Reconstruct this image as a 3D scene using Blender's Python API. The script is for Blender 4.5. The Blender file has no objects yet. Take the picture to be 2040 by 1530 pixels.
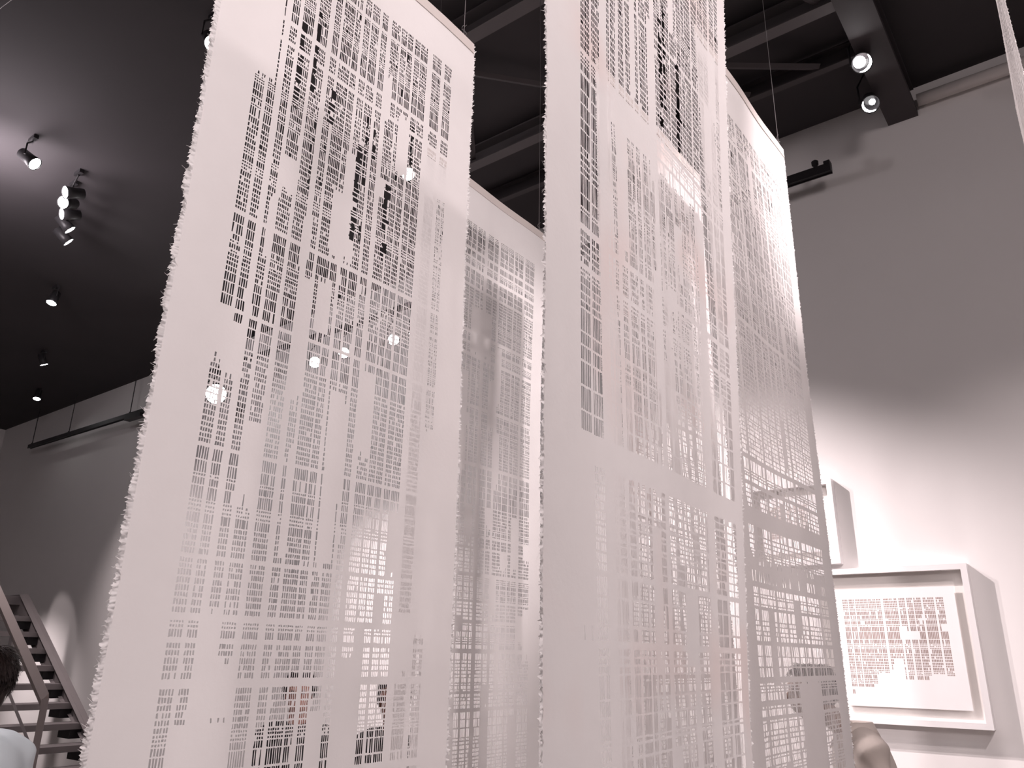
import bpy, bmesh, math, random
import numpy as np
from mathutils import Vector, Matrix, noise

# ------------------------------------------------------------------ basics
# World: +X runs along the big white wall, +Y points at it (wall at y = 5.1), floor z = 0, metres.
SC = bpy.context.scene
COL = SC.collection
WALL_Y = 5.1
def ceil_z(x): return 5.30 + 0.0112 * x          # very slightly sloped black roof

def link(o): COL.objects.link(o); return o

def tag(o, label=None, cat=None, group=None, kind=None):
    if label: o['label'] = label
    if cat: o['category'] = cat
    if group: o['group'] = group
    if kind: o['kind'] = kind
    return o

def empty(name, loc=(0, 0, 0), rz=0.0):
    o = bpy.data.objects.new(name, None)
    o.empty_display_size = 0.1
    o.location = loc; o.rotation_euler = (0, 0, rz)
    return link(o)

def from_bm(name, bm, m, parent=None, smooth=False, loc=None):
    me = bpy.data.meshes.new(name)
    bmesh.ops.recalc_face_normals(bm, faces=bm.faces[:])
    bm.to_mesh(me); bm.free()
    if smooth:
        me.polygons.foreach_set('use_smooth', [True] * len(me.polygons))
    if m: me.materials.append(m)
    o = bpy.data.objects.new(name, me)
    if parent: o.parent = parent
    if loc: o.location = loc
    return link(o)

def from_np(name, V, Fq, m, parent=None):
    """quads given as numpy arrays -> one mesh object"""
    used = np.unique(Fq)
    remap = np.full(len(V), -1, dtype=np.int64); remap[used] = np.arange(len(used))
    V = V[used]; Fq = remap[Fq]
    me = bpy.data.meshes.new(name)
    n = len(Fq)
    me.vertices.add(len(V)); me.vertices.foreach_set('co', V.astype(np.float32).ravel())
    me.loops.add(n * 4); me.loops.foreach_set('vertex_index', Fq.astype(np.int32).ravel())
    me.polygons.add(n)
    me.polygons.foreach_set('loop_start', np.arange(0, n * 4, 4, dtype=np.int32))
    me.update(calc_edges=True); me.validate()
    me.materials.append(m)
    o = bpy.data.objects.new(name, me)
    if parent: o.parent = parent
    return link(o)

def box(bm, lo, hi, mat=None):
    lo = Vector(lo); hi = Vector(hi)
    r = bmesh.ops.create_cube(bm, size=1.0)
    M = Matrix.Translation((lo + hi) / 2) @ Matrix.Diagonal((*(hi - lo), 1.0))
    if mat is not None: M = mat @ M
    bmesh.ops.transform(bm, matrix=M, verts=r['verts'])
    return r['verts']

def frame_for(d):
    d = d.normalized()
    up = Vector((0, 0, 1)) if abs(d.z) < 0.95 else Vector((0, 1, 0))
    a = d.cross(up).normalized(); b = a.cross(d).normalized()
    return a, b

def tube(bm, pts, rad, seg=10, cap=True, axes=None):
    """swept tube; rad: number or list of number / (ra, rb)"""
    pts = [Vector(p) for p in pts]
    n = len(pts)
    if not isinstance(rad, (list, tuple)): rad = [rad] * n
    rings = []
    for i, p in enumerate(pts):
        d = pts[min(i + 1, n - 1)] - pts[max(i - 1, 0)]
        a, b = axes if axes else frame_for(d)
        ra, rb = rad[i] if isinstance(rad[i], (list, tuple)) else (rad[i], rad[i])
        rings.append([bm.verts.new(p + a * ra * math.cos(2 * math.pi * k / seg) + b * rb * math.sin(2 * math.pi * k / seg)) for k in range(seg)])
    for i in range(n - 1):
        for k in range(seg):
            bm.faces.new((rings[i][k], rings[i][(k + 1) % seg], rings[i + 1][(k + 1) % seg], rings[i + 1][k]))
    if cap:
        bm.faces.new(rings[0][::-1]); bm.faces.new(rings[-1])

def ball(bm, c, r, seg=16, rings=10, mat=None):
    res = bmesh.ops.create_uvsphere(bm, u_segments=seg, v_segments=rings, radius=1.0)
    r = r if isinstance(r, (list, tuple)) else (r, r, r)
    M = Matrix.Translation(c) @ (mat if mat is not None else Matrix.Identity(4)) @ Matrix.Diagonal((*r, 1.0))
    bmesh.ops.transform(bm, matrix=M, verts=res['verts'])
    return res['verts']

# ------------------------------------------------------------------ materials
def new_mat(name):
    m = bpy.data.materials.new(name); m.use_nodes = True
    nt = m.node_tree; nt.nodes.clear()
    out = nt.nodes.new('ShaderNodeOutputMaterial')
    return m, nt, out

def mottle(nt, c, amount, scale, detail=4.0):
    tc = nt.nodes.new('ShaderNodeTexCoord')
    nz = nt.nodes.new('ShaderNodeTexNoise'); nz.inputs['Scale'].default_value = scale; nz.inputs['Detail'].default_value = detail
    nt.links.new(tc.outputs['Object'], nz.inputs['Vector'])
    mx = nt.nodes.new('ShaderNodeMix'); mx.data_type = 'RGBA'
    mx.inputs[6].default_value = (*[v * (1 - amount) for v in c], 1)
    mx.inputs[7].default_value = (*[min(1, v * (1 + amount)) for v in c], 1)
    nt.links.new(nz.outputs['Fac'], mx.inputs[0])
    return mx.outputs[2], nz, tc

def solid(name, c, rough=0.6, metal=0.0, amount=0.06, scale=8.0, bump=0.0, spec=0.3):
    m, nt, out = new_mat(name)
    b = nt.nodes.new('ShaderNodeBsdfPrincipled')
    b.inputs['Roughness'].default_value = rough; b.inputs['Metallic'].default_value = metal
    b.inputs['Specular IOR Level'].default_value = spec
    col, nz, tc = mottle(nt, c, amount, scale)
    nt.links.new(col, b.inputs['Base Color'])
    if bump:
        bp = nt.nodes.new('ShaderNodeBump'); bp.inputs['Strength'].default_value = bump; bp.inputs['Distance'].default_value = 0.01
        nt.links.new(nz.outputs['Fac'], bp.inputs['Height']); nt.links.new(bp.outputs['Normal'], b.inputs['Normal'])
    nt.links.new(b.outputs['BSDF'], out.inputs['Surface'])
    return m

def paper(name, c, trans=0.3, blush=0.0):
    m, nt, out = new_mat(name)
    col, nz, tc = mottle(nt, c, 0.025, 14.0, 6.0)
    if blush:
        n2 = nt.nodes.new('ShaderNodeTexNoise'); n2.inputs['Scale'].default_value = 2.6; n2.inputs['Detail'].default_value = 2.0
        nt.links.new(tc.outputs['Object'], n2.inputs['Vector'])
        rp = nt.nodes.new('ShaderNodeValToRGB'); rp.color_ramp.elements[0].position = 0.56; rp.color_ramp.elements[1].position = 0.72
        nt.links.new(n2.outputs['Fac'], rp.inputs['Fac'])
        ml = nt.nodes.new('ShaderNodeMath'); ml.operation = 'MULTIPLY'; ml.inputs[1].default_value = blush
        nt.links.new(rp.outputs['Color'], ml.inputs[0])
        mx = nt.nodes.new('ShaderNodeMix'); mx.data_type = 'RGBA'
        nt.links.new(ml.outputs[0], mx.inputs[0]); nt.links.new(col, mx.inputs[6]); mx.inputs[7].default_value = (0.86, 0.62, 0.56, 1)
        col = mx.outputs[2]
    d = nt.nodes.new('ShaderNodeBsdfDiffuse'); t = nt.nodes.new('ShaderNodeBsdfTranslucent')
    nt.links.new(col, d.inputs['Color']); nt.links.new(col, t.inputs['Color'])
    nf = nt.nodes.new('ShaderNodeTexNoise'); nf.inputs['Scale'].default_value = 90.0; nf.inputs['Detail'].default_value = 5.0
    nt.links.new(tc.outputs['Object'], nf.inputs['Vector'])
    bp = nt.nodes.new('ShaderNodeBump'); bp.inputs['Strength'].default_value = 0.12; bp.inputs['Distance'].default_value = 0.004
    nt.links.new(nf.outputs['Fac'], bp.inputs['Height']); nt.links.new(bp.outputs['Normal'], d.inputs['Normal'])
    ms = nt.nodes.new('ShaderNodeMixShader'); ms.inputs[0].default_value = trans
    nt.links.new(d.outputs[0], ms.inputs[1]); nt.links.new(t.outputs[0], ms.inputs[2])
    nt.links.new(ms.outputs[0], out.inputs['Surface'])
    return m

def emit(name, c, s):
    m, nt, out = new_mat(name)
    e = nt.nodes.new('ShaderNodeEmission'); e.inputs['Color'].default_value = (*c, 1); e.inputs['Strength'].default_value = s
    nt.links.new(e.outputs[0], out.inputs['Surface'])
    return m

M_PAPER = paper('handmade_paper', (0.87, 0.845, 0.835), 0.30)
M_PAPER_BLUSH = paper('handmade_paper_blush', (0.87, 0.845, 0.835), 0.30, 0.35)
M_DECKLE = paper('deckled_paper', (0.90, 0.88, 0.87), 0.45)
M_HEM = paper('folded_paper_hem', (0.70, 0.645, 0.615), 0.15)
M_WALL = solid('white_wall_paint', (0.80, 0.775, 0.765), 0.85, amount=0.015, scale=3, bump=0.02)
M_CEIL = solid('black_ceiling_paint', (0.050, 0.044, 0.047), 0.9, amount=0.15, scale=1.2)
M_BEAM = solid('dark_grey_steel_paint', (0.062, 0.053, 0.056), 0.7, amount=0.1)
M_PURLIN = solid('mid_grey_steel_paint', (0.115, 0.102, 0.105), 0.6, amount=0.08)
M_FLOOR = solid('polished_concrete', (0.42, 0.39, 0.37), 0.35, amount=0.08, scale=2)
M_BLACK = solid('black_powder_coat', (0.02, 0.018, 0.02), 0.45)
M_GREYHOUSE = solid('dark_lamp_housing', (0.03, 0.028, 0.03), 0.4)
M_BAFFLE = solid('bright_reflector', (0.75, 0.72, 0.72), 0.15, metal=1.0, amount=0.0)
M_LENS = emit('lit_lamp_lens', (1.0, 0.97, 0.97), 60.0)
M_FRAME = solid('white_lacquer', (0.84, 0.82, 0.82), 0.45, amount=0.01)
M_MAT = solid('cream_mount_board', (0.82, 0.79, 0.76), 0.8, amount=0.015)
M_ART = solid('ivory_art_paper', (0.86, 0.83, 0.83), 0.85, amount=0.015, scale=20)
M_ARTBACK = solid('brown_backing', (0.36, 0.28, 0.255), 0.85, amount=0.35, scale=9)
M_STAIR = solid('grey_steel_stair', (0.20, 0.178, 0.178), 0.55, amount=0.07)
M_STAIRLIGHT = solid('taupe_handrail_paint', (0.40, 0.345, 0.33), 0.5, amount=0.05)
M_WIRE = solid('steel_wire', (0.32, 0.30, 0.30), 0.4, metal=0.4, amount=0.0)
M_PIPE = solid('painted_pipe', (0.66, 0.62, 0.60), 0.5, amount=0.03)

# ------------------------------------------------------------------ room shell
def wall(name, verts, m=M_WALL):
    bm = bmesh.new(); bm.faces.new([bm.verts.new(v) for v in verts])
    o = from_bm(name, bm, m); return tag(o, kind='structure')
XL, XR, YN = -14.75, 6.0, -4.5
def slab(name, lo, hi, m):
    bm = bmesh.new(); box(bm, lo, hi); return tag(from_bm(name, bm, m), kind='structure')
slab('floor', (XL, YN, -0.2), (XR, WALL_Y, 0.0), M_FLOOR)
slab('wall_north', (XL - 0.2, WALL_Y, -0.2), (XR + 0.2, WALL_Y + 0.2, 5.7), M_WALL)
slab('wall_west', (XL - 0.2, YN, -0.2), (XL, WALL_Y, 5.7), M_WALL)
slab('wall_east', (XR, YN, -0.2), (XR + 0.2, WALL_Y, 5.7), M_WALL)
slab('wall_south', (XL - 0.2, YN - 0.2, -0.2), (XR + 0.2, YN, 5.7), M_WALL)
bm = bmesh.new()
for z0, flip in ((0.0, 0), (0.2, 1)):
    vs = [bm.verts.new((x, y, ceil_z(x) + z0)) for x, y in ((XL, YN), (XR, YN), (XR, WALL_Y), (XL, WALL_Y))]
    bm.faces.new(vs if flip else vs[::-1])
tag(from_bm('ceiling', bm, M_CEIL), kind='structure')

# steel: two girders running to the wall, purlins between them, diagonal braces
def girder(x0, x1, y1, label):
    bm = bmesh.new()
    xm = (x0 + x1) / 2; zt = ceil_z(xm) + 0.03; zb = 5.07
    box(bm, (x0, YN, zb), (x1, y1, zb + 0.05)); box(bm, (x0, YN, zt - 0.04), (x1, y1, zt))
    box(bm, (x0 + 0.03, YN, zb + 0.05), (x1 - 0.03, y1, zt - 0.04))
    o = from_bm('ceiling_beam', bm, M_BEAM)
    return tag(o, label, 'beam', 'girders running to the wall', 'structure')
girder(-0.672, -0.485, WALL_Y - 0.002, 'wide dark steel beam ending on the wall beside the two right spotlights')
def purlin(y, zb, w, h, m, label, xa):
    bm = bmesh.new()
    xb = -0.672; h = ceil_z(xa) - zb - 0.012
    box(bm, (xa, y - w / 2, zb), (xb, y + w / 2, zb + 0.012))
    box(bm, (xa, y + w / 2 - 0.012, zb + 0.012), (xb, y + w / 2, zb + h))
    box(bm, (xa, y - w / 2, zb + h), (xb, y + w / 2, zb + h + 0.012))
    return tag(from_bm('ceiling_purlin', bm, m), label, 'beam', 'purlins between the girders', 'structure')
purlin(2.82, 5.10, 0.09, 0.10, M_PURLIN, 'grey purlin crossing just above the tall sheet corners', -3.5)
purlin(3.84, 5.10, 0.085, 0.10, M_PURLIN, 'grey purlin crossing behind the gap between the two tall sheets', -4.2)
purlin(4.36, 5.12, 0.05, 0.08, M_BEAM, 'thin dark purlin nearest the white wall', -4.6)
for i, (xa, ya, xb, yb) in enumerate([(-2.9, 2.87, -2.1, 3.8), (-3.3, 3.8, -2.6, 2.87), (-1.5, 3.88, -0.9, 4.33), (-1.9, 3.88, -1.35, 4.33), (-1.2, 2.87, -0.75, 3.8)]):
    bm = bmesh.new()
    tube(bm, [(xa, ya, 5.14), (xb, yb, 5.14)], [(0.03, 0.012)] * 2, seg=4)
    tag(from_bm('ceiling_brace', bm, M_BEAM), 'thin dark diagonal brace between ceiling purlins', 'beam', 'diagonal ceiling braces', 'structure')

# painted ledge / pipe along the wall top at right
bm = bmesh.new()
tube(bm, [(-0.47, 5.052, 5.155), (0.15, 5.052, 5.152), (5.9, 5.052, 5.15)], 0.042, seg=16)
p = from_bm('wall_mounted_pipe', bm, M_PIPE, smooth=True)
tag(p, 'pale painted pipe along the wall top, right of the wide dark beam', 'pipe')

# ------------------------------------------------------------------ cut paper scrolls
def fbm(x, seed, octs=4):
    return sum(noise.noise((x * 2 ** k, seed * 3.17, k * 7.3)) / 2 ** k for k in range(octs))

def columns(rng, w, m_l, m_r, pitch=0.0056, wide=1.0, fill=(0.55, 0.70)):
    """edges and slot flags across the sheet; returns edges, slot flag, bundle id"""
    e = list(np.linspace(0, m_l, 7)); s = [0] * 6; bid = [-1] * 6
    b = 0; x = m_l; end = w - m_r
    while x < end - 0.02:
        n = rng.choice([3, 4, 4, 5, 5, 6, 7])
        for k in range(n):
            p = pitch * rng.uniform(0.88, 1.12)
            hole = p * rng.uniform(*fill)
            x += hole; e.append(x); s.append(1); bid.append(b)
            if k < n - 1:
                x += p - hole; e.append(x); s.append(0); bid.append(b)
            if x > end: break
        g = rng.choice([0.006, 0.008, 0.009, 0.011, 0.013, 0.019, 0.026]) * wide
        x = min(x + g, end + 0.004); e.append(x); s.append(0); bid.append(-1)
        b += 1
    rest = np.linspace(x, w, 7)[1:]
    e += list(rest); s += [0] * len(rest); bid += [-1] * len(rest)
    return np.array(e), np.array(s, bool), np.array(bid), b

def rows(rng, v0, v1, L, grow=1.0):
    e = list(np.linspace(0, v0, 8)); s = [0] * 7
    v = v0
    while v < v1:
        motif = []
        kind = rng.random()
        if kind < 0.35: motif = [rng.uniform(0.007, 0.011) for _ in range(rng.randint(3, 7))]
        elif kind < 0.65: motif = [rng.uniform(0.016, 0.034) for _ in range(rng.randint(1, 3))]
        elif kind < 0.85: motif = [0.0042] * rng.randint(1, 3) + [rng.uniform(0.01, 0.02)]
        else: motif = [rng.uniform(0.010, 0.015), 0.0042, rng.uniform(0.010, 0.015), 0.0042]
        for h in motif:
            v += h * grow; e.append(v); s.append(1)
            v += rng.uniform(0.0028, 0.0046); e.append(v); s.append(0)
        if rng.random() < 0.30:
            v += rng.uniform(0.004, 0.014); e.append(v); s.append(0)
    rest = np.linspace(v, max(L, v + 0.05), 10)[1:]
    e += list(rest); s += [0] * len(rest)
    return np.array(e), np.array(s, bool)

def cut_mask(rng, ue, us, bid, nb, ve, vs, blanks, opens, drop=0.05, skip=0.035):
    uc = (ue[:-1] + ue[1:]) / 2; vc = (ve[:-1] + ve[1:]) / 2
    H = vs[:, None] & us[None, :]
    nr = np.random.RandomState(rng.randint(0, 10 ** 6))
    H &= nr.rand(*H.shape) > skip
    H[:, :] |= (nr.rand(*H.shape) < 0.012) & (bid[None, :] >= 0) & vs[:, None]
    # whole bundles left uncut for a stretch
    for b in range(nb):
        cols = np.where(bid == b)[0]
        if not len(cols): continue
        r = 0
        while r < len(vs):
            ln = rng.randint(6, 40)
            if rng.random() < drop * (1.0 + 2.2 * max(0.0, vc[min(r, len(vc) - 1)] - 0.9)):
                for c in cols: H[r:r + ln + rng.randint(-3, 3), c] = False
            r += ln
    # uncut patches with ragged ends
    for (u0, u1, v0, v1) in blanks:
        for c in np.where((uc > u0) & (uc < u1))[0]:
            H[(vc > v0 - abs(nr.randn()) * 0.012) & (vc < v1 + abs(nr.randn()) * 0.015), c] = False
    # places where the bars were cut away too
    for (u0, u1, v0, v1) in opens:
        rr = np.where((vc > v0) & (vc < v1))[0]
        for r in rr:
            if not vs[r] and nr.rand() < 0.62: continue
            a = u0 + nr.rand() * (u1 - u0) * 0.3; b = u1 - nr.rand() * (u1 - u0) * 0.3
            if nr.rand() < 0.88: H[r, (uc > a) & (uc < b)] = True
    return H

def scroll(label, eL, eR, top, L, m_l, m_r, v0, seed, blanks=(), opens=(), wide=1.0, drop=0.05, grow=1.0,
           mat=None, bulge=0.0, wires=(0.06, 0.94), deckle=0.007, skip=0.035, fill=(0.50, 0.62)):
    rng = random.Random(seed)
    xm, ym = (eL(0)[0] + eR(0)[0]) / 2, (eL(0)[1] + eR(0)[1]) / 2
    w = math.hypot(eR(0)[0] - eL(0)[0], eR(0)[1] - eL(0)[1])
    base = Vector((xm, ym, top - L))
    root = empty('hanging_paper_scroll', base)
    tag(root, label, 'paper scroll', 'tall cut paper sheets hung from the ceiling')
    ue, us, bid, nb = columns(rng, w, m_l, m_r, wide=wide, fill=fill)
    ve, vs = rows(rng, v0, L - 0.35, L, grow)
    L2 = ve[-1]
    H = cut_mask(rng, ue, us, bid, nb, ve, vs, blanks, opens, drop, skip)
    def P(u, v):
        t = u / w
        l = eL(v); r = eR(v)
        bx = bulge * np.sin(math.pi * np.clip(t, 0, 1)) + 0.004 * np.sin(3.1 * v + 5 * t + seed) * (v / L) + 0.0025 * np.sin(11 * t + 2.2 * v + seed)
        return np.stack([l[0] + (r[0] - l[0]) * t + bx - base.x, l[1] + (r[1] - l[1]) * t - base.y, (top - v) - base.z + 0 * t], -1)
    U, V = np.meshgrid(ue, ve)
    # shaky hand-cut bars
    nr = np.random.RandomState(seed)
    ju = nr.randn(*U.shape) * 0.00042; ju[:, :7] = 0; ju[:, -7:] = 0
    jv = np.clip(nr.randn(*U.shape) * 0.0005, -0.001, 0.001); jv[:8] = 0; jv[-10:] = 0; jv[:, 0] = 0; jv[:, -1] = 0
    pts = P(U + ju, V + jv).reshape(-1, 3)
    R, Cn = len(ve) - 1, len(ue) - 1
    idx = np.arange((R + 1) * (Cn + 1)).reshape(R + 1, Cn + 1)
    q = np.stack([idx[:-1, :-1], idx[1:, :-1], idx[1:, 1:], idx[:-1, 1:]], -1)
    from_np('cut_sheet', pts, q[~H], mat or M_PAPER, root)
    # torn, deckled long edges with stray fibres
    for side in (0, 1):
        n = int(L2 / 0.0022)
        vv = np.linspace(0.0, L2, n)
        off = np.array([deckle * (1.0 + 0.55 * fbm(v * 9, seed + side * 5) + 0.24 * fbm(v * 45, seed + 40 + side) + 0.22 * fbm(v * 210, seed + 70 + side)) for v in vv])
        off = np.clip(off, 0.0015, None) * (1.0 if side == 0 else 0.6)
        u_in = np.zeros(n) if side == 0 else np.full(n, w)
        sg = -1 if side == 0 else 1
        cols3 = [P(u_in, vv), P(u_in + sg * off * 0.6, vv) + np.stack([0.15 * deckle * nr.randn(n), 0 * vv, 0 * vv], -1), P(u_in + sg * off, vv) + np.stack([0.3 * deckle * nr.randn(n), 0 * vv, 0 * vv], -1)]
        pp = np.concatenate(cols3)
        i = np.arange(n - 1)
        qq = np.concatenate([np.stack([k * n + i, k * n + i + 1, (k + 1) * n + i + 1, (k + 1) * n + i], -1) for k in (0, 1)])
        # fibres
        ex = []; exq = []; nb0 = len(pp)
        for f in range(220 if side == 0 else 50):
            v = rng.uniform(0.0, L2); v = v + 0.03 * math.sin(f * 1.7); v = min(max(v, 0.01), L2 - 0.01)
            o = off[min(n - 1, int(v / L2 * (n - 1)))]
            ln = rng.uniform(0.003, 0.010) * (1.9 if rng.random() < 0.12 else 1.0); dv = rng.uniform(-0.010, 0.010)
            u0 = (0 if side == 0 else w) + sg * o * 0.8
            a = P(np.array([u0, u0, u0 + sg * ln, u0 + sg * ln]), np.array([v - 0.0005, v + 0.0005, v + dv + 0.00015, v + dv - 0.00015]))
            a[2:, 0] += rng.uniform(-0.5, 0.5) * deckle
            exq.append([nb0 + len(ex) * 4 + k for k in range(4)]); ex.append(a)
        pp = np.concatenate([pp] + ex); qq = np.concatenate([qq, np.array(exq)])
        from_np('deckled_edge', pp, qq, M_DECKLE, root)
    # folded hem along the top
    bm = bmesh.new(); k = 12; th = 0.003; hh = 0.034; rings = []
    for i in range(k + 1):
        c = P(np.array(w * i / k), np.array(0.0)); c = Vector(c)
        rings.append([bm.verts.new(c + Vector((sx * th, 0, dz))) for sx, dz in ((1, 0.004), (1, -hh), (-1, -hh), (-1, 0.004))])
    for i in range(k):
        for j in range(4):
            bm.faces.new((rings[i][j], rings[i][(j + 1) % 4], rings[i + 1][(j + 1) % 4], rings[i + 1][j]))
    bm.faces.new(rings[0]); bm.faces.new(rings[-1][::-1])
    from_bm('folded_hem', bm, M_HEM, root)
    for t in wires:
        c = Vector(P(np.array(w * t), np.array(0.0)))
        zc = ceil_z(xm) - base.z
        bm = bmesh.new()
        tube(bm, [c, c + Vector((0.002, 0.003, (zc - c.z) * 0.5)), (c.x, c.y, zc)], 0.0011, seg=5)
        loop = [c + Vector((0.004 * math.sin(a * 2.1), 0.010 * math.cos(a), 0.012 + 0.02 * a / 3)) for a in np.linspace(0, 6.3, 12)]
        tube(bm, loop, 0.0007, seg=4)
        from_bm('hanging_wire', bm, M_WIRE, root)
    return root

def const(x, y): return lambda v: (x + 0 * v, y + 0 * v)
def curve(vs, xs, ys): return lambda v: (np.interp(v, vs, xs), np.interp(v, vs, ys))

# nearest left sheet
scroll('large torn-edge paper sheet nearest the camera on the left, tall as the frame',
       const(-1.44, 0.735), const(-1.44, 1.645), 3.60, 3.35, 0.112, 0.09, 0.18, 11,
       blanks=[(0.10, 0.165, 0.1, 0.66), (0.415, 0.445, 0.72, 0.86), (0.385, 0.462, 0.86, 1.03), (0.365, 0.41, 1.13, 1.25), (0.14, 0.182, 1.335, 1.43),
               (0.255, 0.269, 1.23, 2.25), (0.437, 0.478, 1.40, 1.80), (0.535, 0.552, 0.40, 0.52), (0.585, 0.625, 0.50, 0.68), (0.335, 0.354, 1.56, 1.80),
               (0.19, 0.215, 1.93, 2.2), (0.53, 0.60, 2.02, 2.3), (0.76, 0.85, 1.42, 1.95), (0.21, 0.255, 2.02, 2.12), (0.66, 0.70, 1.66, 1.8), (0.30, 0.33, 0.98, 1.08), (0.20, 0.215, 0.98, 1.12)],
       opens=[(0.268, 0.286, 0.36, 0.62), (0.222, 0.242, 0.44, 0.70), (0.30, 0.315, 0.66, 0.98), (0.338, 0.352, 0.56, 0.82), (0.47, 0.482, 0.58, 0.80), (0.445, 0.466, 0.66, 0.99),
              (0.492, 0.512, 0.60, 0.70), (0.552, 0.575, 0.74, 0.90), (0.556, 0.578, 0.93, 0.99), (0.472, 0.488, 0.92, 0.98), (0.64, 0.652, 0.50, 0.72), (0.60, 0.612, 0.24, 0.30)],
       drop=0.03, deckle=0.012, fill=(0.54, 0.68))
# second left sheet, behind the first
scroll('paper sheet behind the big left one, its top corner below the ceiling gap',
       const(-1.965, 1.955), curve([0, 1, 3.4], [-1.978, -1.96, -1.95], [2.857, 2.80, 2.775]), 3.60, 3.35, 0.085, 0.085, 0.205, 23,
       blanks=[(0.36, 0.50, 0.60, 0.80), (0.29, 0.36, 0.9, 1.3), (0.5, 0.56, 0.9, 1.1)], drop=0.06)
# nearest right sheet, running off the top of the frame
scroll('tall paper sheet in the middle running off the top of the picture',
       const(-0.625, 0.905), curve([0, 0.12, 0.88, 1.68, 2.1, 3.4], [-0.592, -0.60, -0.641, -0.676, -0.693, -0.71], [1.79] * 6), 3.60, 3.35, 0.118, 0.052, 0.14, 37,
       blanks=[(0.205, 0.225, 0, 3), (0.33, 0.35, 0.5, 0.86), (0.41, 0.445, 0.6, 1.02), (0.52, 0.545, 0.3, 0.55), (0.41, 0.44, 1.25, 1.5), (0.66, 0.70, 1.0, 2.6),
               (0.10, 0.9, 1.665, 1.695)],
       opens=[(0.465, 0.48, 0.55, 0.95), (0.485, 0.50, 0.5, 0.8), (0.55, 0.575, 0.62, 0.9)], wide=0.85, drop=0.04, mat=M_PAPER_BLUSH, grow=1.15, fill=(0.54, 0.66))
# second right sheet
scroll('paper sheet right of the middle one with the glaring top corner beside the wall',
       const(-0.782, 2.005), curve([0, 1, 1.5, 3.4], [-0.779, -0.78, -0.776, -0.78], [2.855] * 4), 3.60, 3.35, 0.105, 0.075, 0.205, 41,
       blanks=[(0.1, 0.78, 1.745, 1.775), (0.14, 0.16, 0, 3), (0.1, 0.8, 1.60, 1.63), (0.4, 0.6, 2.06, 2.3)], wide=0.8, drop=0.03, grow=1.05, fill=(0.40, 0.52), skip=0.10)
# sheet seen only through the middle one
scroll('half-hidden paper sheet showing through the cut slots of the middle sheet',
       const(-1.13, 1.95), const(-1.135, 2.82), 3.60, 3.35, 0.10, 0.08, 0.2, 53, drop=0.08, mat=M_PAPER_BLUSH)
# edge-on sheet at the right border
scroll('paper sheet seen almost edge-on at the right border of the picture',
       const(0.0412, 1.70), curve([0, 0.46, 3.4], [0.038, 0.0238, 0.022], [2.58] * 3), 3.72, 3.4, 0.10, 0.08, 0.2, 67, bulge=0.0, deckle=0.003)

# ------------------------------------------------------------------ lamps
def aim(o, target, base=Vector((0, 0, -1))):
    d = (Vector(target) - Vector(o.location)).normalized()
    o.rotation_euler = base.rotation_difference(d).to_euler()

LIGHT_COL = (1.0, 0.87, 0.875)
def beam(loc, target, power, angle=60, blend=0.8, radius=0.05, col=LIGHT_COL):
    l = bpy.data.lights.new('spot_beam', 'SPOT')
    l.energy = power; l.color = col; l.spot_size = math.radians(angle); l.spot_blend = blend; l.shadow_soft_size = radius
    o = bpy.data.objects.new('spot_beam', l); o.location = loc; link(o); aim(o, target)
    return o

def spotlight(label, loc, target, top, group, r=0.048, length=0.15, crescent=False, lens=1.0):
    """head pointing at target, hung from z = top on a short stem"""
    loc = Vector(loc)
    root = empty('spotlight', loc)
    tag(root, label, 'spotlight', group)
    d = (Vector(target) - loc).normalized()
    a, b = frame_for(d)
    bm = bmesh.new()
    prof = [(-length, r * 0.55), (-length * 0.97, r * 0.85), (-length * 0.35, r * 0.95), (0.0, r * 1.1), (0.0, r * 1.0), (-0.012, r * 0.97)]
    rings = [[bm.verts.new(d * s + (a * math.cos(t) + b * math.sin(t)) * q) for t in np.linspace(0, 2 * math.pi, 25)[:-1]] for s, q in prof]
    for i in range(len(rings) - 1):
        for k in range(24):
            bm.faces.new((rings[i][k], rings[i][(k + 1) % 24], rings[i + 1][(k + 1) % 24], rings[i + 1][k]))
    bm.faces.new(rings[0])
    from_bm('lamp_housing', bm, M_GREYHOUSE, root, smooth=True)
    bm = bmesh.new()
    rr = r * 0.98 * lens; off = a * 0.0
    if crescent:
        rr = r * (0.62 if lens == 1.0 else lens); off = (a * math.cos(crescent) + b * math.sin(crescent)) * (-r * 0.28)
    vs = [bm.verts.new(d * -0.006 + off + (a * math.cos(t) + b * math.sin(t)) * rr) for t in np.linspace(0, 2 * math.pi, 25)[:-1]]
    c = bm.verts.new(d * -0.003 + off)
    for k in range(24): bm.faces.new((vs[k], vs[(k + 1) % 24], c))
    from_bm('lens', bm, M_LENS, root, smooth=True)
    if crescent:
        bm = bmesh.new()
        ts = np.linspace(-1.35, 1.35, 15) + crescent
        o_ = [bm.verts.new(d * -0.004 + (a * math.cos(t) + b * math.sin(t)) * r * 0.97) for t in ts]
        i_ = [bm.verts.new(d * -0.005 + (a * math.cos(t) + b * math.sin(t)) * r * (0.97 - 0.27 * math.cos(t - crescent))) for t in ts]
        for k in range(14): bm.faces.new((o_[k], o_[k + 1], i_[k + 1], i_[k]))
        from_bm('reflection_crescent', bm, M_LENS, root)  # lens reflection on the inner baffle, drawn as a glowing crescent
    bm = bmesh.new()
    mid = d * (-length * 0.5)
    h = top - loc.z
    side = a * (r * 1.15)
    tube(bm, [mid + side, mid + side + Vector((0, 0, max(0.03, h * 0.4))), Vector((mid.x, mid.y, max(0.05, h - 0.04))), Vector((mid.x, mid.y, h))], 0.007, seg=6)
    box(bm, (mid.x - 0.05, mid.y - 0.017, h - 0.03), (mid.x + 0.05, mid.y + 0.017, h))
    from_bm('bracket', bm, M_GREYHOUSE, root)
    return root

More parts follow.
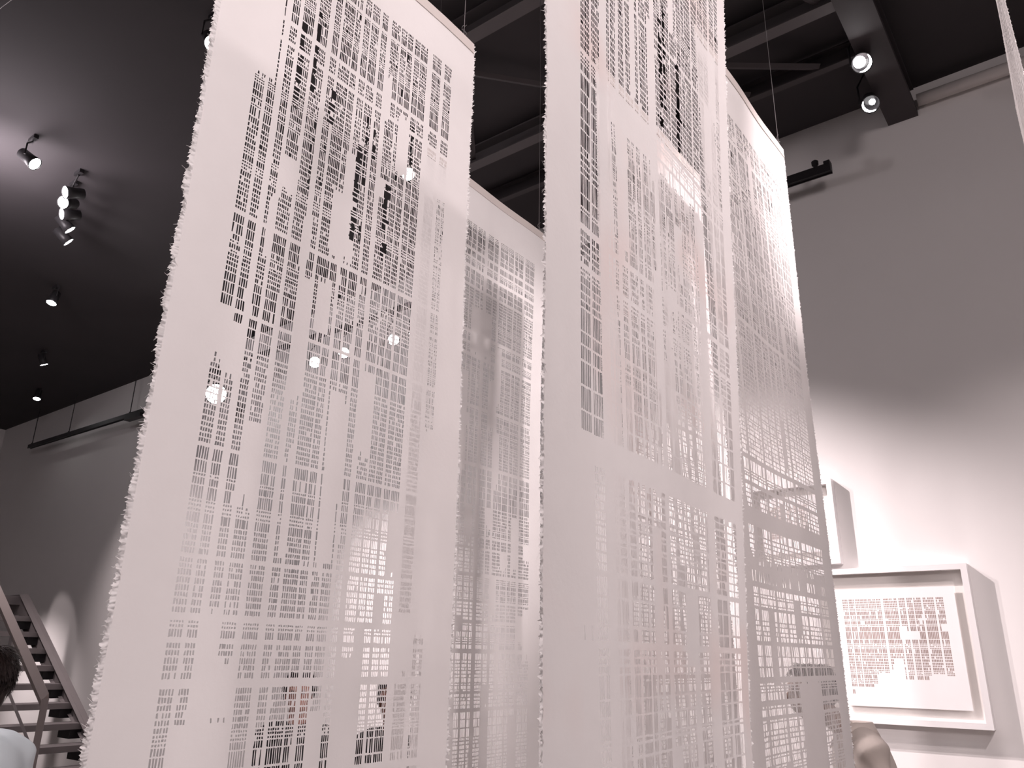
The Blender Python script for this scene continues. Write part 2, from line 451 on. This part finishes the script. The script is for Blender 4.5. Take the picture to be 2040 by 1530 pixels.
G_L = 'spotlights on the left ceiling'
CEIL_LAMPS = [
    ((-5.852, 1.806, 5.0), (.65, .35, .65), 'large bright spotlight on the ceiling, nearest the left border glow'),
    ((-6.060, 2.115, 5.0), (-.85, .2, .45), 'topmost spotlight of the tight ceiling cluster at upper left'),
    ((-6.224, 2.175, 5.0), (-.6, .12, .8), 'roundest, brightest spotlight in the middle of the left ceiling cluster'),
    ((-6.417, 2.251, 5.0), (-.88, .2, .38), 'narrow upright spotlight just under the roundest one of the left cluster'),
    ((-6.633, 2.425, 5.0), (.72, .62, .26), 'upper of the two slanted sliver spotlights below the left cluster'),
    ((-6.860, 2.518, 5.0), (.75, .58, .2), 'lower of the two slanted sliver spotlights below the left cluster'),
    ((-8.334, 3.024, 5.0), (-.2, .8, .55), 'lone flat oval spotlight halfway down the left dark ceiling'),
    ((-10.366, 3.842, 5.0), (.4, .9, .14), 'tiny dim sliver spotlight above the left track rail'),
    ((-11.965, 4.438, 5.0), (-.05, .85, .5), 'small oval spotlight lowest on the left ceiling near the track rail'),
    ((-3.688, 1.878, 5.0), (.2, .2, .9), 'glaring spotlight peeking past the torn edge of the left sheet top'),
    ((-3.679, 3.517, 5.0), (.1, .2, .9), 'spotlight shining through the upper slots of the left sheet'),
]
EYE = Vector((0, 0, 1.6))
for loc, (r_, d_, t_), lab in CEIL_LAMPS:      # heads turned every way: sideways, down, towards the hall's middle
    v = (Vector(loc) - EYE).normalized()
    rt = v.cross(Vector((0, 0, 1))).normalized(); dn = v.cross(rt)
    if dn.z > 0: dn = -dn
    spotlight(lab, loc, Vector(loc) + rt * r_ + dn * d_ - v * t_, ceil_z(loc[0]), G_L, lens=1.0)
G_T = 'spotlights on the left track rail'
TRACK_LAMPS = [
    ((-7.70, 4.65, 4.334), (-2.5, 1.0, 2.0), 'largest glaring spotlight seen low through the left sheet near its torn edge', 0.11),
    ((-6.285, 4.65, 4.348), (-2.0, 1.2, 2.0), 'first of the small track spotlights glinting through the left sheet middle', 0.055),
    ((-6.012, 4.65, 4.350), (-2.0, 1.2, 2.0), 'second small track spotlight glinting through the left sheet, beside the first', 0.055),
    ((-5.582, 4.65, 4.356), (-2.0, 1.2, 2.0), 'third small track spotlight, in the middle of the row through the left sheet', 0.05),
    ((-4.905, 4.65, 4.334), (-1.6, 1.2, 2.0), 'fourth small track spotlight, close beside the last of the row', 0.05),
    ((-4.644, 4.65, 4.331), (-1.6, 1.2, 2.0), 'last and rightmost small track spotlight glinting through the left sheet', 0.045),
]
for loc, tgt, lab, r in TRACK_LAMPS:
    spotlight(lab, loc, tgt, 4.611, G_T, r=r, length=0.11)
G_R = 'spotlights beside the wide right beam'
spotlight('upper right spotlight beside the wide beam, with a large round glow', (-0.640, 4.23, 4.965), (-0.4, 2.2, 3.2), ceil_z(-0.6), G_R, r=0.055, crescent=3.74)
spotlight('lower right spotlight beside the beam end, showing a bright crescent', (-0.690, 4.64, 4.96), (-0.2, 2.2, 2.2), ceil_z(-0.6), G_R, r=0.052, crescent=-0.8, lens=0.36)
# the lamp just past the left border
spotlight('glaring spotlight cut off at the left border of the picture', (-5.90, 1.48, 4.93), (-2.0, 0.2, 2.4), ceil_z(-5.9), G_L, r=0.07)

# ------------------------------------------------------------------ track rails
def rail(label, x0, x1, y, z, hang, w=0.035, h=0.05):
    root = empty('track_rail', ((x0 + x1) / 2, y, z))
    tag(root, label, 'track rail', 'lighting track rails')
    xm = (x0 + x1) / 2
    bm = bmesh.new()
    box(bm, (x0 - xm, -w / 2, 0), (x1 - xm, w / 2, h))
    box(bm, (x0 - xm, -w / 2, -0.008), (x1 - xm, -w / 2 + 0.008, 0)); box(bm, (x0 - xm, w / 2 - 0.008, -0.008), (x1 - xm, w / 2, 0))
    from_bm('rail_profile', bm, M_BLACK, root)
    for hx in hang:
        bm = bmesh.new()
        tube(bm, [(hx - xm, 0, h), (hx - xm, 0, ceil_z(hx) - z)], 0.006, seg=6)
        tube(bm, [(hx - xm, 0, h), (hx - xm, 0, h + 0.02)], 0.016, seg=8)
        from_bm('hanger_rod', bm, M_BLACK, root)
    return root, xm
r1, xm1 = rail('long black track rail hung on rods under the ceiling at far left', -13.08, -9.3, 4.9, 4.53, (-13.0, -11.81, -10.1), 0.05, 0.05)
r3, xm3 = rail('black track rail behind the left sheet carrying the row of small spotlights', -8.3, -4.2, 4.65, 4.62, (-8.1, -6.2, -4.4), 0.04, 0.04)
r2, xm2 = rail('short black track rail end on the wall right of the glaring sheet corner', -3.4, -1.03, 4.9, 4.745, (-3.2, -2.2), 0.05, 0.055)
bm = bmesh.new()
tube(bm, [(-1.13 - xm2, 0, 0.05), (-1.13 - xm2, 0, 0.075), (-1.13 - xm2, 0, 0.085), (-1.13 - xm2, 0, 0.11), (-1.13 - xm2, 0, 0.12)], [0.014, 0.014, 0.023, 0.024, 0.012], seg=12)
from_bm('rail_knob', bm, M_BLACK, r2)
bm = bmesh.new(); box(bm, (-1.07 - xm2, -0.028, 0.050), (-1.03 - xm2, 0.028, 0.075))
from_bm('rail_end_cap', bm, M_BLACK, r2)
# adaptors hanging under the far rail
for (xa, xb) in ((-10.15, -9.75),):
    bm = bmesh.new(); box(bm, (xa - xm1, -0.04, -0.05), (xb - xm1, 0.04, 0.0))
    from_bm('power_adaptor', bm, M_BLACK, r1)

bm = bmesh.new()
pa, pb = Vector((-5.05, 1.02, 5.05)), Vector((-3.05, 1.05, 5.12))
pts = [pa.lerp(pb, t) + Vector((0, 0.012 * math.sin(t * 17), -0.06 * math.sin(math.pi * t))) for t in np.linspace(0, 1, 24)]
tube(bm, pts, 0.0022, seg=5)
tag(from_bm('hanging_cable', bm, M_WIRE), 'thin pale cable sagging across the dark ceiling at upper left', 'cable')

# ------------------------------------------------------------------ framed pictures on the wall
def cut_grid(rng, w, h, skyline, scale):
    """small cut sheet: edges, mask of holes"""
    ue, us, bid, nb = columns(rng, w, 0.004, 0.004, pitch=0.0062 * scale, wide=0.62, fill=(0.66, 0.80))
    ve, vs = rows(rng, 0.004, h * 0.93, h, 1.25)
    uc = (ue[:-1] + ue[1:]) / 2; vc = (ve[:-1] + ve[1:]) / 2
    H = vs[:, None] & us[None, :]
    for c in range(len(uc)):
        H[vc > skyline(uc[c] / w, bid[c]) * h, c] = False
    nr = np.random.RandomState(5)
    H &= nr.rand(*H.shape) > 0.06
    return ue, ve, H

def framed(label, x0, x1, z0, z1, art, seed, skyline, blanks=(), depth=0.062, rail_w=0.032):
    xm, zm = (x0 + x1) / 2, (z0 + z1) / 2
    root = empty('framed_picture', (xm, WALL_Y - 0.001, z0))
    tag(root, label, 'framed picture', 'white framed works on the wall')
    W, Hh = (x1 - x0) / 2, z1 - z0
    bm = bmesh.new()
    # mitred frame
    for (p, qv) in (((-W, 0), (W, 0)), ((W, 0), (W, Hh)), ((W, Hh), (-W, Hh)), ((-W, Hh), (-W, 0))):
        cx, cz = 0, Hh / 2
        def inn(pt): return (pt[0] + (rail_w if pt[0] < cx else -rail_w), pt[1] + (rail_w if pt[1] < cz else -rail_w))
        pi, qi = inn(p), inn(qv)
        ys = (-depth, 0.0)
        v = [[bm.verts.new((pt[0], y, pt[1])) for pt in (p, qv, qi, pi)] for y in ys]
        for k in range(4): bm.faces.new((v[0][k], v[0][(k + 1) % 4], v[1][(k + 1) % 4], v[1][k]))
        bm.faces.new(v[0]); bm.faces.new(v[1][::-1])
    from_bm('frame', bm, M_FRAME, root)
    bm = bmesh.new(); box(bm, (-W + rail_w, -0.012, rail_w), (W - rail_w, 0.0, Hh - rail_w))
    from_bm('mount_board', bm, M_MAT, root)
    ax0, ax1, az0, az1 = art
    ax0 -= xm; ax1 -= xm; az0 -= z0; az1 -= z0
    mw, mt, mb = 0.045, 0.055, 0.03
    # sheet border + cut field
    rng = random.Random(seed)
    fw, fh = (ax1 - ax0) - 2 * mw, (az1 - az0) - mt - mb
    ue, ve, H = cut_grid(rng, fw, fh, skyline, 1.25)
    uc = (ue[:-1] + ue[1:]) / 2; vc = (ve[:-1] + ve[1:]) / 2
    for (u0, u1, v0, v1) in blanks:
        H[np.ix_((vc > v0 * fh) & (vc < v1 * fh), (uc > u0 * fw) & (uc < u1 * fw))] = False
    ue = np.concatenate([[-mw], ue, [ax1 - ax0 - mw]]); ve = np.concatenate([[-mt], ve, [max(az1 - az0 - mt, ve[-1] + 0.01)]])
    Hp = np.zeros((len(ve) - 1, len(ue) - 1), bool); Hp[1:-1, 1:-1] = H
    U, V = np.meshgrid(ue, ve)
    pts = np.stack([ax0 + mw + U, np.full_like(U, -0.034), az1 - mt - V], -1).reshape(-1, 3)
    R, Cn = len(ve) - 1, len(ue) - 1
    idx = np.arange((R + 1) * (Cn + 1)).reshape(R + 1, Cn + 1)
    qd = np.stack([idx[:-1, :-1], idx[1:, :-1], idx[1:, 1:], idx[:-1, 1:]], -1)
    sheet = from_np('cut_artwork', pts, qd[~Hp], M_ART, root)
    bm = bmesh.new(); box(bm, (ax0 + 0.02, -0.0334, az0 + 0.02), (ax1 - 0.02, -0.013, az1 - 0.02))
    from_bm('artwork_backing', bm, M_ARTBACK, sheet)
    return root

def sky1(t, b):
    base = [(0.0, 0.97), (0.12, 0.93), (0.13, 0.90), (0.26, 0.86), (0.28, 0.78), (0.42, 0.72), (0.44, 0.62), (0.53, 0.60), (0.535, 0.80), (0.62, 0.82), (0.72, 0.80), (0.82, 0.77), (0.9, 0.78), (1.0, 0.79)]
    r = random.Random(int(b) * 13 + 3).uniform(-0.025, 0.025)
    return np.interp(t, [p[0] for p in base], [p[1] for p in base]) + r
framed('large white box frame on the wall with a skyline-like brown cut paper work', -1.50, -0.650, 1.278, 2.130,
       (-1.385, -0.735, 1.382, 2.012), 71, sky1, blanks=[(0.53, 0.60, 0.29, 0.40), (0.60, 0.72, 0.36, 0.41), (0.92, 1.0, 0.27, 0.37), (0.78, 0.84, 0.35, 0.37), (0.72, 0.8, 0.22, 0.25), (0.1, 0.3, 0.40, 0.43)])
framed('smaller white frame above the large one, mostly hidden behind the right sheet', -1.86, -1.312, 2.163, 2.685,
       (-1.78, -1.42, 2.26, 2.60), 73, lambda t, b: 0.8)

# ------------------------------------------------------------------ staircase
ST = empty('staircase', (-8.0, 3.75, 0))
tag(ST, 'grey open-riser steel staircase climbing along the wall at lower left', 'staircase')
slope = 0.639
def st_z(x): return 0.81 + (-8.29 - x) * slope       # top edge line of the wall-side stringer
def loc(p): return (p[0] + 8.0, p[1] - 3.75, p[2])
XB, XT = -7.03, -10.45
def stringer(y, th, top_off, deep, m):
    bm = bmesh.new()
    prof = [(XB, st_z(XB) + top_off), (XT, st_z(XT) + top_off), (XT - 0.35, st_z(XT) + top_off), (XT - 0.35, st_z(XT) + top_off - deep), (XT, st_z(XT) + top_off - deep), (XB - deep / slope * 0.4, 0.0), (XB, 0.0)]
    a = [bm.verts.new(loc((x, y, max(0, z)))) for x, z in prof]; b = [bm.verts.new(loc((x, y + th, max(0, z)))) for x, z in prof]
    bm.faces.new(a); bm.faces.new(b[::-1])
    for k in range(len(prof)): bm.faces.new((a[k], a[(k + 1) % len(prof)], b[(k + 1) % len(prof)], b[k]))
    from_bm('stringer', bm, m, ST)
    # flange facing the room
    bm = bmesh.new()
    for dz in (0.0, -deep):
        pts = [loc((XB - 0.02, y + th / 2, max(0.02, st_z(XB) + top_off + dz))), loc((XT, y + th / 2, st_z(XT) + top_off + dz))]
        tube(bm, pts, [(0.055, 0.006)] * 2, seg=4)
    from_bm('stringer_flange', bm, m, ST)
stringer(4.20, 0.03, 0.02, 0.24, M_STAIR)
stringer(3.10, 0.03, 0.02, 0.24, M_STAIR)
step = 0.27
n = 0
x = XB - 0.20
while x > XT + 0.05:
    z = st_z(x) - 0.08
    bm = bmesh.new()
    box(bm, loc((x - 0.14, 3.13, z - 0.055)), loc((x + 0.14, 4.20, z)))
    from_bm('tread', bm, M_STAIR, ST)
    bm = bmesh.new()
    box(bm, loc((x - 0.12, 4.09, z - 0.14)), loc((x + 0.12, 4.199, z - 0.056)))
    from_bm('dark_tread_block', bm, M_BLACK, ST)  # black block under each tread, next to the wall-side stringer
    x -= step; n += 1
bm = bmesh.new(); box(bm, loc((XT - 1.1, 3.1, st_z(XT) - 0.10)), loc((XT - 0.02, 4.23, st_z(XT) + 0.0)))
from_bm('landing', bm, M_STAIR, ST)
bm = bmesh.new()
for px, py in ((XT - 1.05, 3.15), (XT - 1.05, 4.15)): box(bm, loc((px - 0.04, py - 0.04, 0)), loc((px + 0.04, py + 0.04, st_z(XT) - 0.10)))
from_bm('landing_post', bm, M_STAIR, ST)
# outer hand rail: flat bar with a vertical end post
YH = 3.30
def bar(name, pts, ra, rb, m):
    bm = bmesh.new()
    for a, b in zip(pts[:-1], pts[1:]): tube(bm, [loc(a), loc(b)], [(ra, rb)] * 2, seg=4)
    return from_bm(name, bm, m, ST)
HX = -7.347; HZ = 1.19
bar('handrail', [(HX, YH, HZ), (XT, YH, HZ + (HX - XT) * slope)], 0.03, 0.075, M_STAIRLIGHT)
bar('handrail_post', [(HX, YH, 0.0), (HX, YH, HZ + 0.02)], 0.065, 0.03, M_STAIRLIGHT)
bar('lower_rail', [(HX, YH, HZ - 0.42), (XT, YH, HZ - 0.42 + (HX - XT) * slope)], 0.012, 0.02, M_STAIR)
for k in range(1, 4):
    xx = HX - k * 0.9
    bar('rail_post', [(xx, YH, st_z(xx) - 0.1), (xx, YH, HZ + (HX - xx) * slope)], 0.02, 0.02, M_STAIR)

# ------------------------------------------------------------------ people
def realize(bm, voxel, smooth=4):
    """union everything in bm into one continuous skin"""
    me = bpy.data.meshes.new('tmp'); bmesh.ops.recalc_face_normals(bm, faces=bm.faces[:]); bm.to_mesh(me); bm.free()
    o = bpy.data.objects.new('tmp', me); link(o)
    r = o.modifiers.new('r', 'REMESH'); r.mode = 'VOXEL'; r.voxel_size = voxel; r.use_smooth_shade = True
    s = o.modifiers.new('s', 'SMOOTH'); s.factor = 0.5; s.iterations = smooth
    dg = bpy.context.evaluated_depsgraph_get()
    res = bpy.data.meshes.new_from_object(o.evaluated_get(dg))
    bpy.data.objects.remove(o); bpy.data.meshes.remove(me)
    res.polygons.foreach_set('use_smooth', [True] * len(res.polygons))
    return res

def mesh_obj(name, me, m, parent):
    me.name = name; me.materials.clear(); me.materials.append(m)
    o = bpy.data.objects.new(name, me); o.parent = parent
    return link(o)

def person(label, loc_, yaw, height, skin, hair_c, shirt_c, trouser_c, lean=0.0, head_fwd=0.03, collar=False, hair_len=0.0, seed=1, hair_rough=0.010, sh_w=1.0):
    """faces local +Y; all heights are fractions of the standing height"""
    root = empty('person', loc_, yaw)
    tag(root, label, 'person')
    S = height / 1.70
    def p(x, y, z):                      # lean the upper body forward
        z *= S; x *= S; y *= S
        k = max(0.0, z - 0.95 * S)
        return Vector((x, y + k * lean, z))
    ms = solid('skin', skin, 0.5, amount=0.05, scale=30); mh = solid('hair', hair_c, 0.45, amount=0.4, scale=60)
    mt = solid('shirt_cloth', shirt_c, 0.85, amount=0.06, scale=12, bump=0.15); mp = solid('trouser_cloth', trouser_c, 0.9, amount=0.1)
    mshoe = solid('shoe_leather', (0.03, 0.025, 0.025), 0.5)
    AX = (Vector((1, 0, 0)), Vector((0, 1, 0)))
    hc = p(0, head_fwd + 0.015, 1.575)
    # ---- body
    bm = bmesh.new()
    def R(v): return tuple(q * S for q in v)
    tube(bm, [p(0, 0, 0.86), p(0, 0, 0.98), p(0, 0, 1.12), p(0, 0, 1.28), p(0, 0, 1.37), p(0, 0.0, 1.41)], [R((.15, .10)), R((.165, .11)), R((.135, .095)), R((.155 * sh_w, .105)), R((.13 * sh_w, .075)), R((.062, .055))], seg=20, axes=AX)
    tube(bm, [p(0, -0.005, 1.36), p(0, head_fwd * 0.5, 1.44), p(0, head_fwd * 0.9, 1.53)], [R((.062, .06)), R((.055, .057)), R((.055, .06))], seg=16, axes=AX)
    ball(bm, hc + Vector((0, -0.008, 0.028)) * S, R((.074, .094, .088)), 24, 16)
    ball(bm, hc + Vector((0, 0.022, -0.045)) * S, R((.056, .066, .068)), 20, 12)
    tube(bm, [hc + Vector(v) * S for v in ((0, .082, .018), (0, .097, -.006), (0, .106, -.026), (0, .088, -.036))], R((.009, .011, .015, .012)), seg=8)
    for s in (-1, 1):
        ball(bm, hc + Vector((s * .076, -.008, -.008)) * S, R((.010, .020, .031)), 10, 8)
        ball(bm, hc + Vector((s * .030, .086, .036)) * S, R((.022, .010, .008)), 10, 6)     # brow
    ball(bm, hc + Vector((0, .084, -.060)) * S, R((.022, .010, .007)), 10, 6)
    ball(bm, hc + Vector((0, .082, -.070)) * S, R((.019, .010, .007)), 10, 6)
    for s in (-1, 1):
        sh = p(s * .175 * sh_w, 0, 1.365); el = p(s * .225 * sh_w, -0.03, 1.07); wr = p(s * .235 * sh_w, 0.06, 0.845)
        tube(bm, [p(s * .10, 0, 1.35), sh - Vector((0, 0, .02 * S)), sh.lerp(el, .5), el, el.lerp(wr, .4), wr], R((.045, .046, .042, .038, .036, .026)), seg=12)
        hd = (wr - el).normalized(); side = Vector((0, 1, 0)); pal = wr + hd * .05 * S
        tube(bm, [wr, pal, wr + hd * .09 * S], [R((.026, .018)), R((.016, .038)), R((.014, .040))], seg=10, axes=(Vector((1, 0, 0)), Vector((0, 1, 0))))
        for k, (off, ln) in enumerate(((.030, .070), (.010, .080), (-.010, .075), (-.029, .058))):
            b0 = wr + hd * .085 * S + side * off * S
            tube(bm, [b0, b0 + hd * ln * .5 * S + Vector((-s * .006, 0, 0)) * S, b0 + hd * ln * S + Vector((-s * .022, .004, 0)) * S], R((.0095, .0088, .0075)), seg=8)
        b0 = wr + hd * .03 * S + side * .03 * S
        tube(bm, [b0, b0 + hd * .03 * S + side * .028 * S, b0 + hd * .062 * S + side * .034 * S + Vector((-s * .01, 0, 0)) * S], R((.012, .0105, .0085)), seg=8)
        tube(bm, [p(s * .085, 0, .92), p(s * .095, .01, .70), p(s * .10, .015, .49), p(s * .10, -.01, .33), p(s * .10, -.015, .10), p(s * .10, -.01, .05)], R((.09, .078, .055, .052, .038, .04)), seg=14)
        tube(bm, [p(s * .10, -.05, .035), p(s * .105, .05, .035), p(s * .11, .15, .022)], [R((.034, .03)), R((.038, .03)), R((.036, .02))], seg=10)
    mesh_obj('body', realize(bm, 0.0075 * S, 3), ms, root)
    # ---- eyes
    for s in (-1, 1):
        bm = bmesh.new(); ball(bm, hc + Vector((s * .030, .075, .018)) * S, .0125 * S, 12, 8)
        from_bm('eye', bm, solid('eye', (0.05, 0.03, 0.025), 0.1), root, smooth=True)
    # ---- shirt
    bm = bmesh.new()
    tube(bm, [p(0, 0, 0.84), p(0, 0, 0.98), p(0, 0, 1.12), p(0, 0, 1.28), p(0, -.004, 1.375), p(0, -.004, 1.418)], [R((.178, .125)), R((.182, .127)), R((.16, .118)), R((.187 * sh_w, .13)), R((.172 * sh_w, .105)), R((.088, .082))], seg=24, axes=AX)
    for s in (-1, 1):
        sh = p(s * .175 * sh_w, 0, 1.345); el = p(s * .227 * sh_w, -0.03, 1.07); wr = p(s * .236 * sh_w, 0.05, 0.87)
        tube(bm, [p(s * .06, 0, 1.392), p(s * .12 * sh_w, 0, 1.372), sh, sh.lerp(el, .45), el, el.lerp(wr, .5), wr], R((.058, .066, .076, .070, .060, .054, .046)), seg=14)
    shirt = mesh_obj('shirt', realize(bm, 0.011 * S, 22), mt, root)
    if collar:
        bm = bmesh.new()
        N = 26; rings = []
        for k in range(N + 1):
            t = math.radians(112 + (68 + 360 - 112) * k / N)     # opening at the front (+Y = 90 deg)
            front = abs(((math.degrees(t) - 90) + 180) % 360 - 180)
            tip = max(0.0, 1 - (front - 22) / 50)
            c = p(0, 0.0, 1.405)
            e = Vector((math.cos(t), math.sin(t), 0))
            rings.append([bm.verts.new(c + e * .066 * S + Vector((0, 0, -.005 * S))), bm.verts.new(c + e * .066 * S + Vector((0, 0, (.052 - .014 * tip) * S))),
                          bm.verts.new(c + e * .074 * S + Vector((0, 0, (.052 - .014 * tip) * S))), bm.verts.new(c + e * (.100 + .022 * tip) * S + Vector((0, 0, (-.006 - .058 * tip) * S))),
                          bm.verts.new(c + e * (.094 + .022 * tip) * S + Vector((0, 0, (-.009 - .058 * tip) * S)))])
        for k in range(N):
            for j in range(4): bm.faces.new((rings[k][j], rings[k + 1][j], rings[k + 1][j + 1], rings[k][j + 1]))
        from_bm('collar', bm, mt, shirt, smooth=True)
    # ---- trousers and shoes
    bm = bmesh.new()
    tube(bm, [p(0, 0, 0.80), p(0, 0, 0.90), p(0, 0, 0.99)], [R((.165, .12)), R((.175, .122)), R((.16, .112))], seg=20, axes=AX)
    for s in (-1, 1):
        tube(bm, [p(s * .085, 0, .88), p(s * .095, .01, .70), p(s * .10, .015, .49), p(s * .10, -.005, .30), p(s * .10, -.01, .075)], R((.098, .092, .074, .068, .064)), seg=14)
    mesh_obj('trousers', realize(bm, 0.013 * S, 5), mp, root)
    for s in (-1, 1):
        bm = bmesh.new()
        tube(bm, [p(s * .10, -.085, .04), p(s * .10, -.05, .045), p(s * .105, .06, .042), p(s * .11, .15, .03), p(s * .11, .185, .022)], [R((.02, .03)), R((.042, .045)), R((.046, .042)), R((.042, .028)), R((.02, .016))], seg=12)
        from_bm('shoe', bm, mshoe, root, smooth=True)
    # ---- hair: a cap over skull and nape plus loose strands
    rng = random.Random(seed)
    bm = bmesh.new()
    cap_c = hc + Vector((0, -0.014, 0.034)) * S
    res = bmesh.ops.create_icosphere(bm, subdivisions=4, radius=1.0)
    for v in res['verts']:
        d = v.co.copy()
        k = 1.0 + 0.05 * noise.noise(d * 4 + Vector((seed, 0, 0))) + 0.035 * noise.noise(d * 11)
        low = d.z < -0.15
        c = Vector((d.x * .088 * k, d.y * .108 * k, d.z * .092 * k))
        if d.z < 0: c.z *= 1.0 + (0.25 + hair_len) * (0.5 - 0.5 * d.y)      # longer at the nape
        if d.y > 0.35 and d.z < 0.45: c.y *= 0.72; c.x *= 0.93               # keep off the face
        if d.z < -0.3: c.x *= 0.86
        v.co = cap_c + c * S
    kill = [v for v in bm.verts if (v.co.y - hc.y) > 0.052 * S and (v.co.z - hc.z) < 0.062 * S]
    bmesh.ops.delete(bm, geom=kill, context='VERTS')
    for i in range(1900):
        th = rng.uniform(0, 2 * math.pi); ph = rng.uniform(-0.45, 1.0)
        d = Vector((math.cos(th) * math.sqrt(max(0, 1 - ph * ph * .8)), math.sin(th) * math.sqrt(max(0, 1 - ph * ph * .8)), ph))
        if d.y > 0.3 and d.z < 0.6: continue
        st = cap_c + Vector((d.x * .087, d.y * .106, d.z * .092)) * S
        fall = Vector((d.x * 0.25 + rng.uniform(-.15, .15), d.y * 0.25 - 0.2, -0.75 * (1 - d.z * .6) - 0.3 * rng.random())); fall = (fall - d * fall.dot(d) * .9).normalized()
        ln = rng.uniform(.02, .045) * S * (1 + 0.4 * hair_len)
        out = d.normalized() * rng.uniform(.2, 1.0) * hair_rough * S
        tube(bm, [st - d * .004, st + fall * ln * .5 + out, st + fall * ln + out * rng.uniform(.6, 1.8)], [.0013 * S, .0011 * S, .0003 * S], seg=3, cap=False)
    from_bm('hair', bm, mh, root, smooth=True)
    return root

R_ = math.radians
person('dark-haired person in a pale blue shirt, cut off at lower left beside the stairs', (-2.86, 1.10, 0), R_(112), 1.61,
       (0.42, 0.27, 0.21), (0.020, 0.012, 0.011), (0.66, 0.74, 0.78), (0.05, 0.05, 0.07), hair_len=0.55, seed=3, hair_rough=0.007, sh_w=0.97)
person('person in a beige collared shirt half hidden at lower right, below the large frame', (-0.958, 3.80, 0), R_(122), 1.59,
       (0.20, 0.12, 0.09), (0.018, 0.012, 0.012), (0.47, 0.415, 0.38), (0.10, 0.09, 0.10), lean=0.12, head_fwd=0.15, sh_w=1.06, collar=True, hair_len=0.25, seed=5)
person('person in dark clothes behind the left sheet, showing through its lower slots', (-3.62, 2.93, 0), R_(226), 1.50,
       (0.30, 0.15, 0.12), (0.014, 0.010, 0.010), (0.018, 0.015, 0.017), (0.02, 0.02, 0.025), seed=7)
person('person in black behind the right edge of the left sheet, beside another dark figure', (-3.02, 3.05, 0), R_(205), 1.49,
       (0.32, 0.16, 0.12), (0.014, 0.010, 0.010), (0.022, 0.017, 0.018), (0.02, 0.02, 0.025), seed=9)

# ------------------------------------------------------------------ light
w = bpy.data.worlds.new('gallery_dark'); SC.world = w; w.use_nodes = True
w.node_tree.nodes['Background'].inputs['Color'].default_value = (1.0, 0.90, 0.92, 1)
w.node_tree.nodes['Background'].inputs['Strength'].default_value = 0.02

beam((1.5, -3.0, 4.9), (-1.2, 1.5, 2.30), 1330, 40, 0.7, 0.10)       # ceiling lamp behind the camera: fronts of all sheets
beam((4.6, 0.3, 4.6), (-0.8, 1.6, 2.1), 370, 45, 1.0, 0.4)            # added soft fill from the right, no fixture there
beam((-0.68, 4.5, 4.9), (0.02, 2.2, 3.2), 220, 28, 1.0, 0.04)        # beam-side lamp onto the edge-on sheet
beam((1.0, 1.3, 4.9), (-1.7, 2.2, 1.9), 135, 80, 0.9, 0.05)          # between the rows
beam((1.2, 3.25, 4.85), (-0.78, 2.90, 3.42), 620, 25, 1.0, 0.04)     # glare on the right sheet corner
beam((0.4, 3.6, 4.9), (-1.13, 2.68, 2.8), 420, 17, 1.0, 0.03)        # added spot that makes glints on the half-hidden sheet
beam((2.5, -1.5, 4.9), (-0.6, 5.1, 3.2), 360, 62, 1.0, 0.8)          # added soft fill to brighten the upper wall
beam((-3.69, 1.88, 4.9), (-1.44, 1.0, 2.4), 120, 60, 1.0, 0.06)      # back of the left sheet
beam((-3.5, 3.45, 4.8), (-0.95, 5.1, 1.05), 1120, 48, 1.0, 0.025)     # wall pool at the frames
beam((1.6, 2.75, 4.85), (-0.75, 5.1, 1.25), 370, 42, 1.0, 0.10)        # added fill from the other side, lightens the frame shadows
beam((-4.3, 3.30, 4.8), (-1.2, 5.1, 1.05), 650, 44, 1.0, 0.03)
beam((-6.6, 3.3, 4.8), (-4.6, 5.1, 0.9), 1300, 38, 1.0, 0.04)         # wall pool behind the left sheet
beam((-9.6, 2.6, 4.8), (-8.8, 5.1, 1.5), 340, 66, 1.0, 0.05)
beam((-11.9, 3.5, 1.95), (-11.7, 5.1, 0.9), 130, 80, 1.0, 0.05)       # added light under the landing, brightens the wall behind the stairs
beam((-8.3, 3.0, 4.9), (-8.6, 3.4, 1.2), 240, 60, 1.0, 0.05)         # stairs
beam((-13.0, 2.5, 4.6), (-11.3, 5.1, 1.75), 150, 13, 0.5, 0.03)        # patch on the wall above the stairs
beam((-5.2, 0.6, 4.9), (-2.9, 1.1, 1.3), 160, 45, 1.0, 0.05)         # visitor at left
l = bpy.data.lights.new('flare_glow_fill', 'POINT'); l.energy = 110; l.color = (1.0, 0.90, 0.95); l.shadow_soft_size = 0.32  # added point light; its glow on the ceiling stands in for lens flare
o = bpy.data.objects.new('flare_glow_fill', l); o.location = (-6.25, 1.50, 4.72); link(o)

# ------------------------------------------------------------------ camera
cam = bpy.data.cameras.new('camera')
cam.sensor_fit = 'HORIZONTAL'; cam.sensor_width = 36.0
cam.lens = 36.0 * 1560.0 / 2040.0
cam.clip_start = 0.05
co = bpy.data.objects.new('camera', cam); link(co)
Mx = Matrix.Rotation(R_(37.2), 4, 'Z') @ Matrix.Rotation(R_(90 + 19.2), 4, 'X') @ Matrix.Rotation(R_(0.95), 4, 'Z')
co.matrix_world = Matrix.Translation((0, 0, 1.6)) @ Mx
SC.camera = co

SC.view_settings.view_transform = 'Standard'
SC.view_settings.look = 'None'
SC.view_settings.gamma = 1.0
SC.view_settings.use_curve_mapping = False
SC.view_settings.exposure = -0.10
SC.cycles.use_denoising = True
SC.cycles.max_bounces = 8
SC.cycles.diffuse_bounces = 5
SC.cycles.transmission_bounces = 6
SC.cycles.sample_clamp_indirect = 6.0
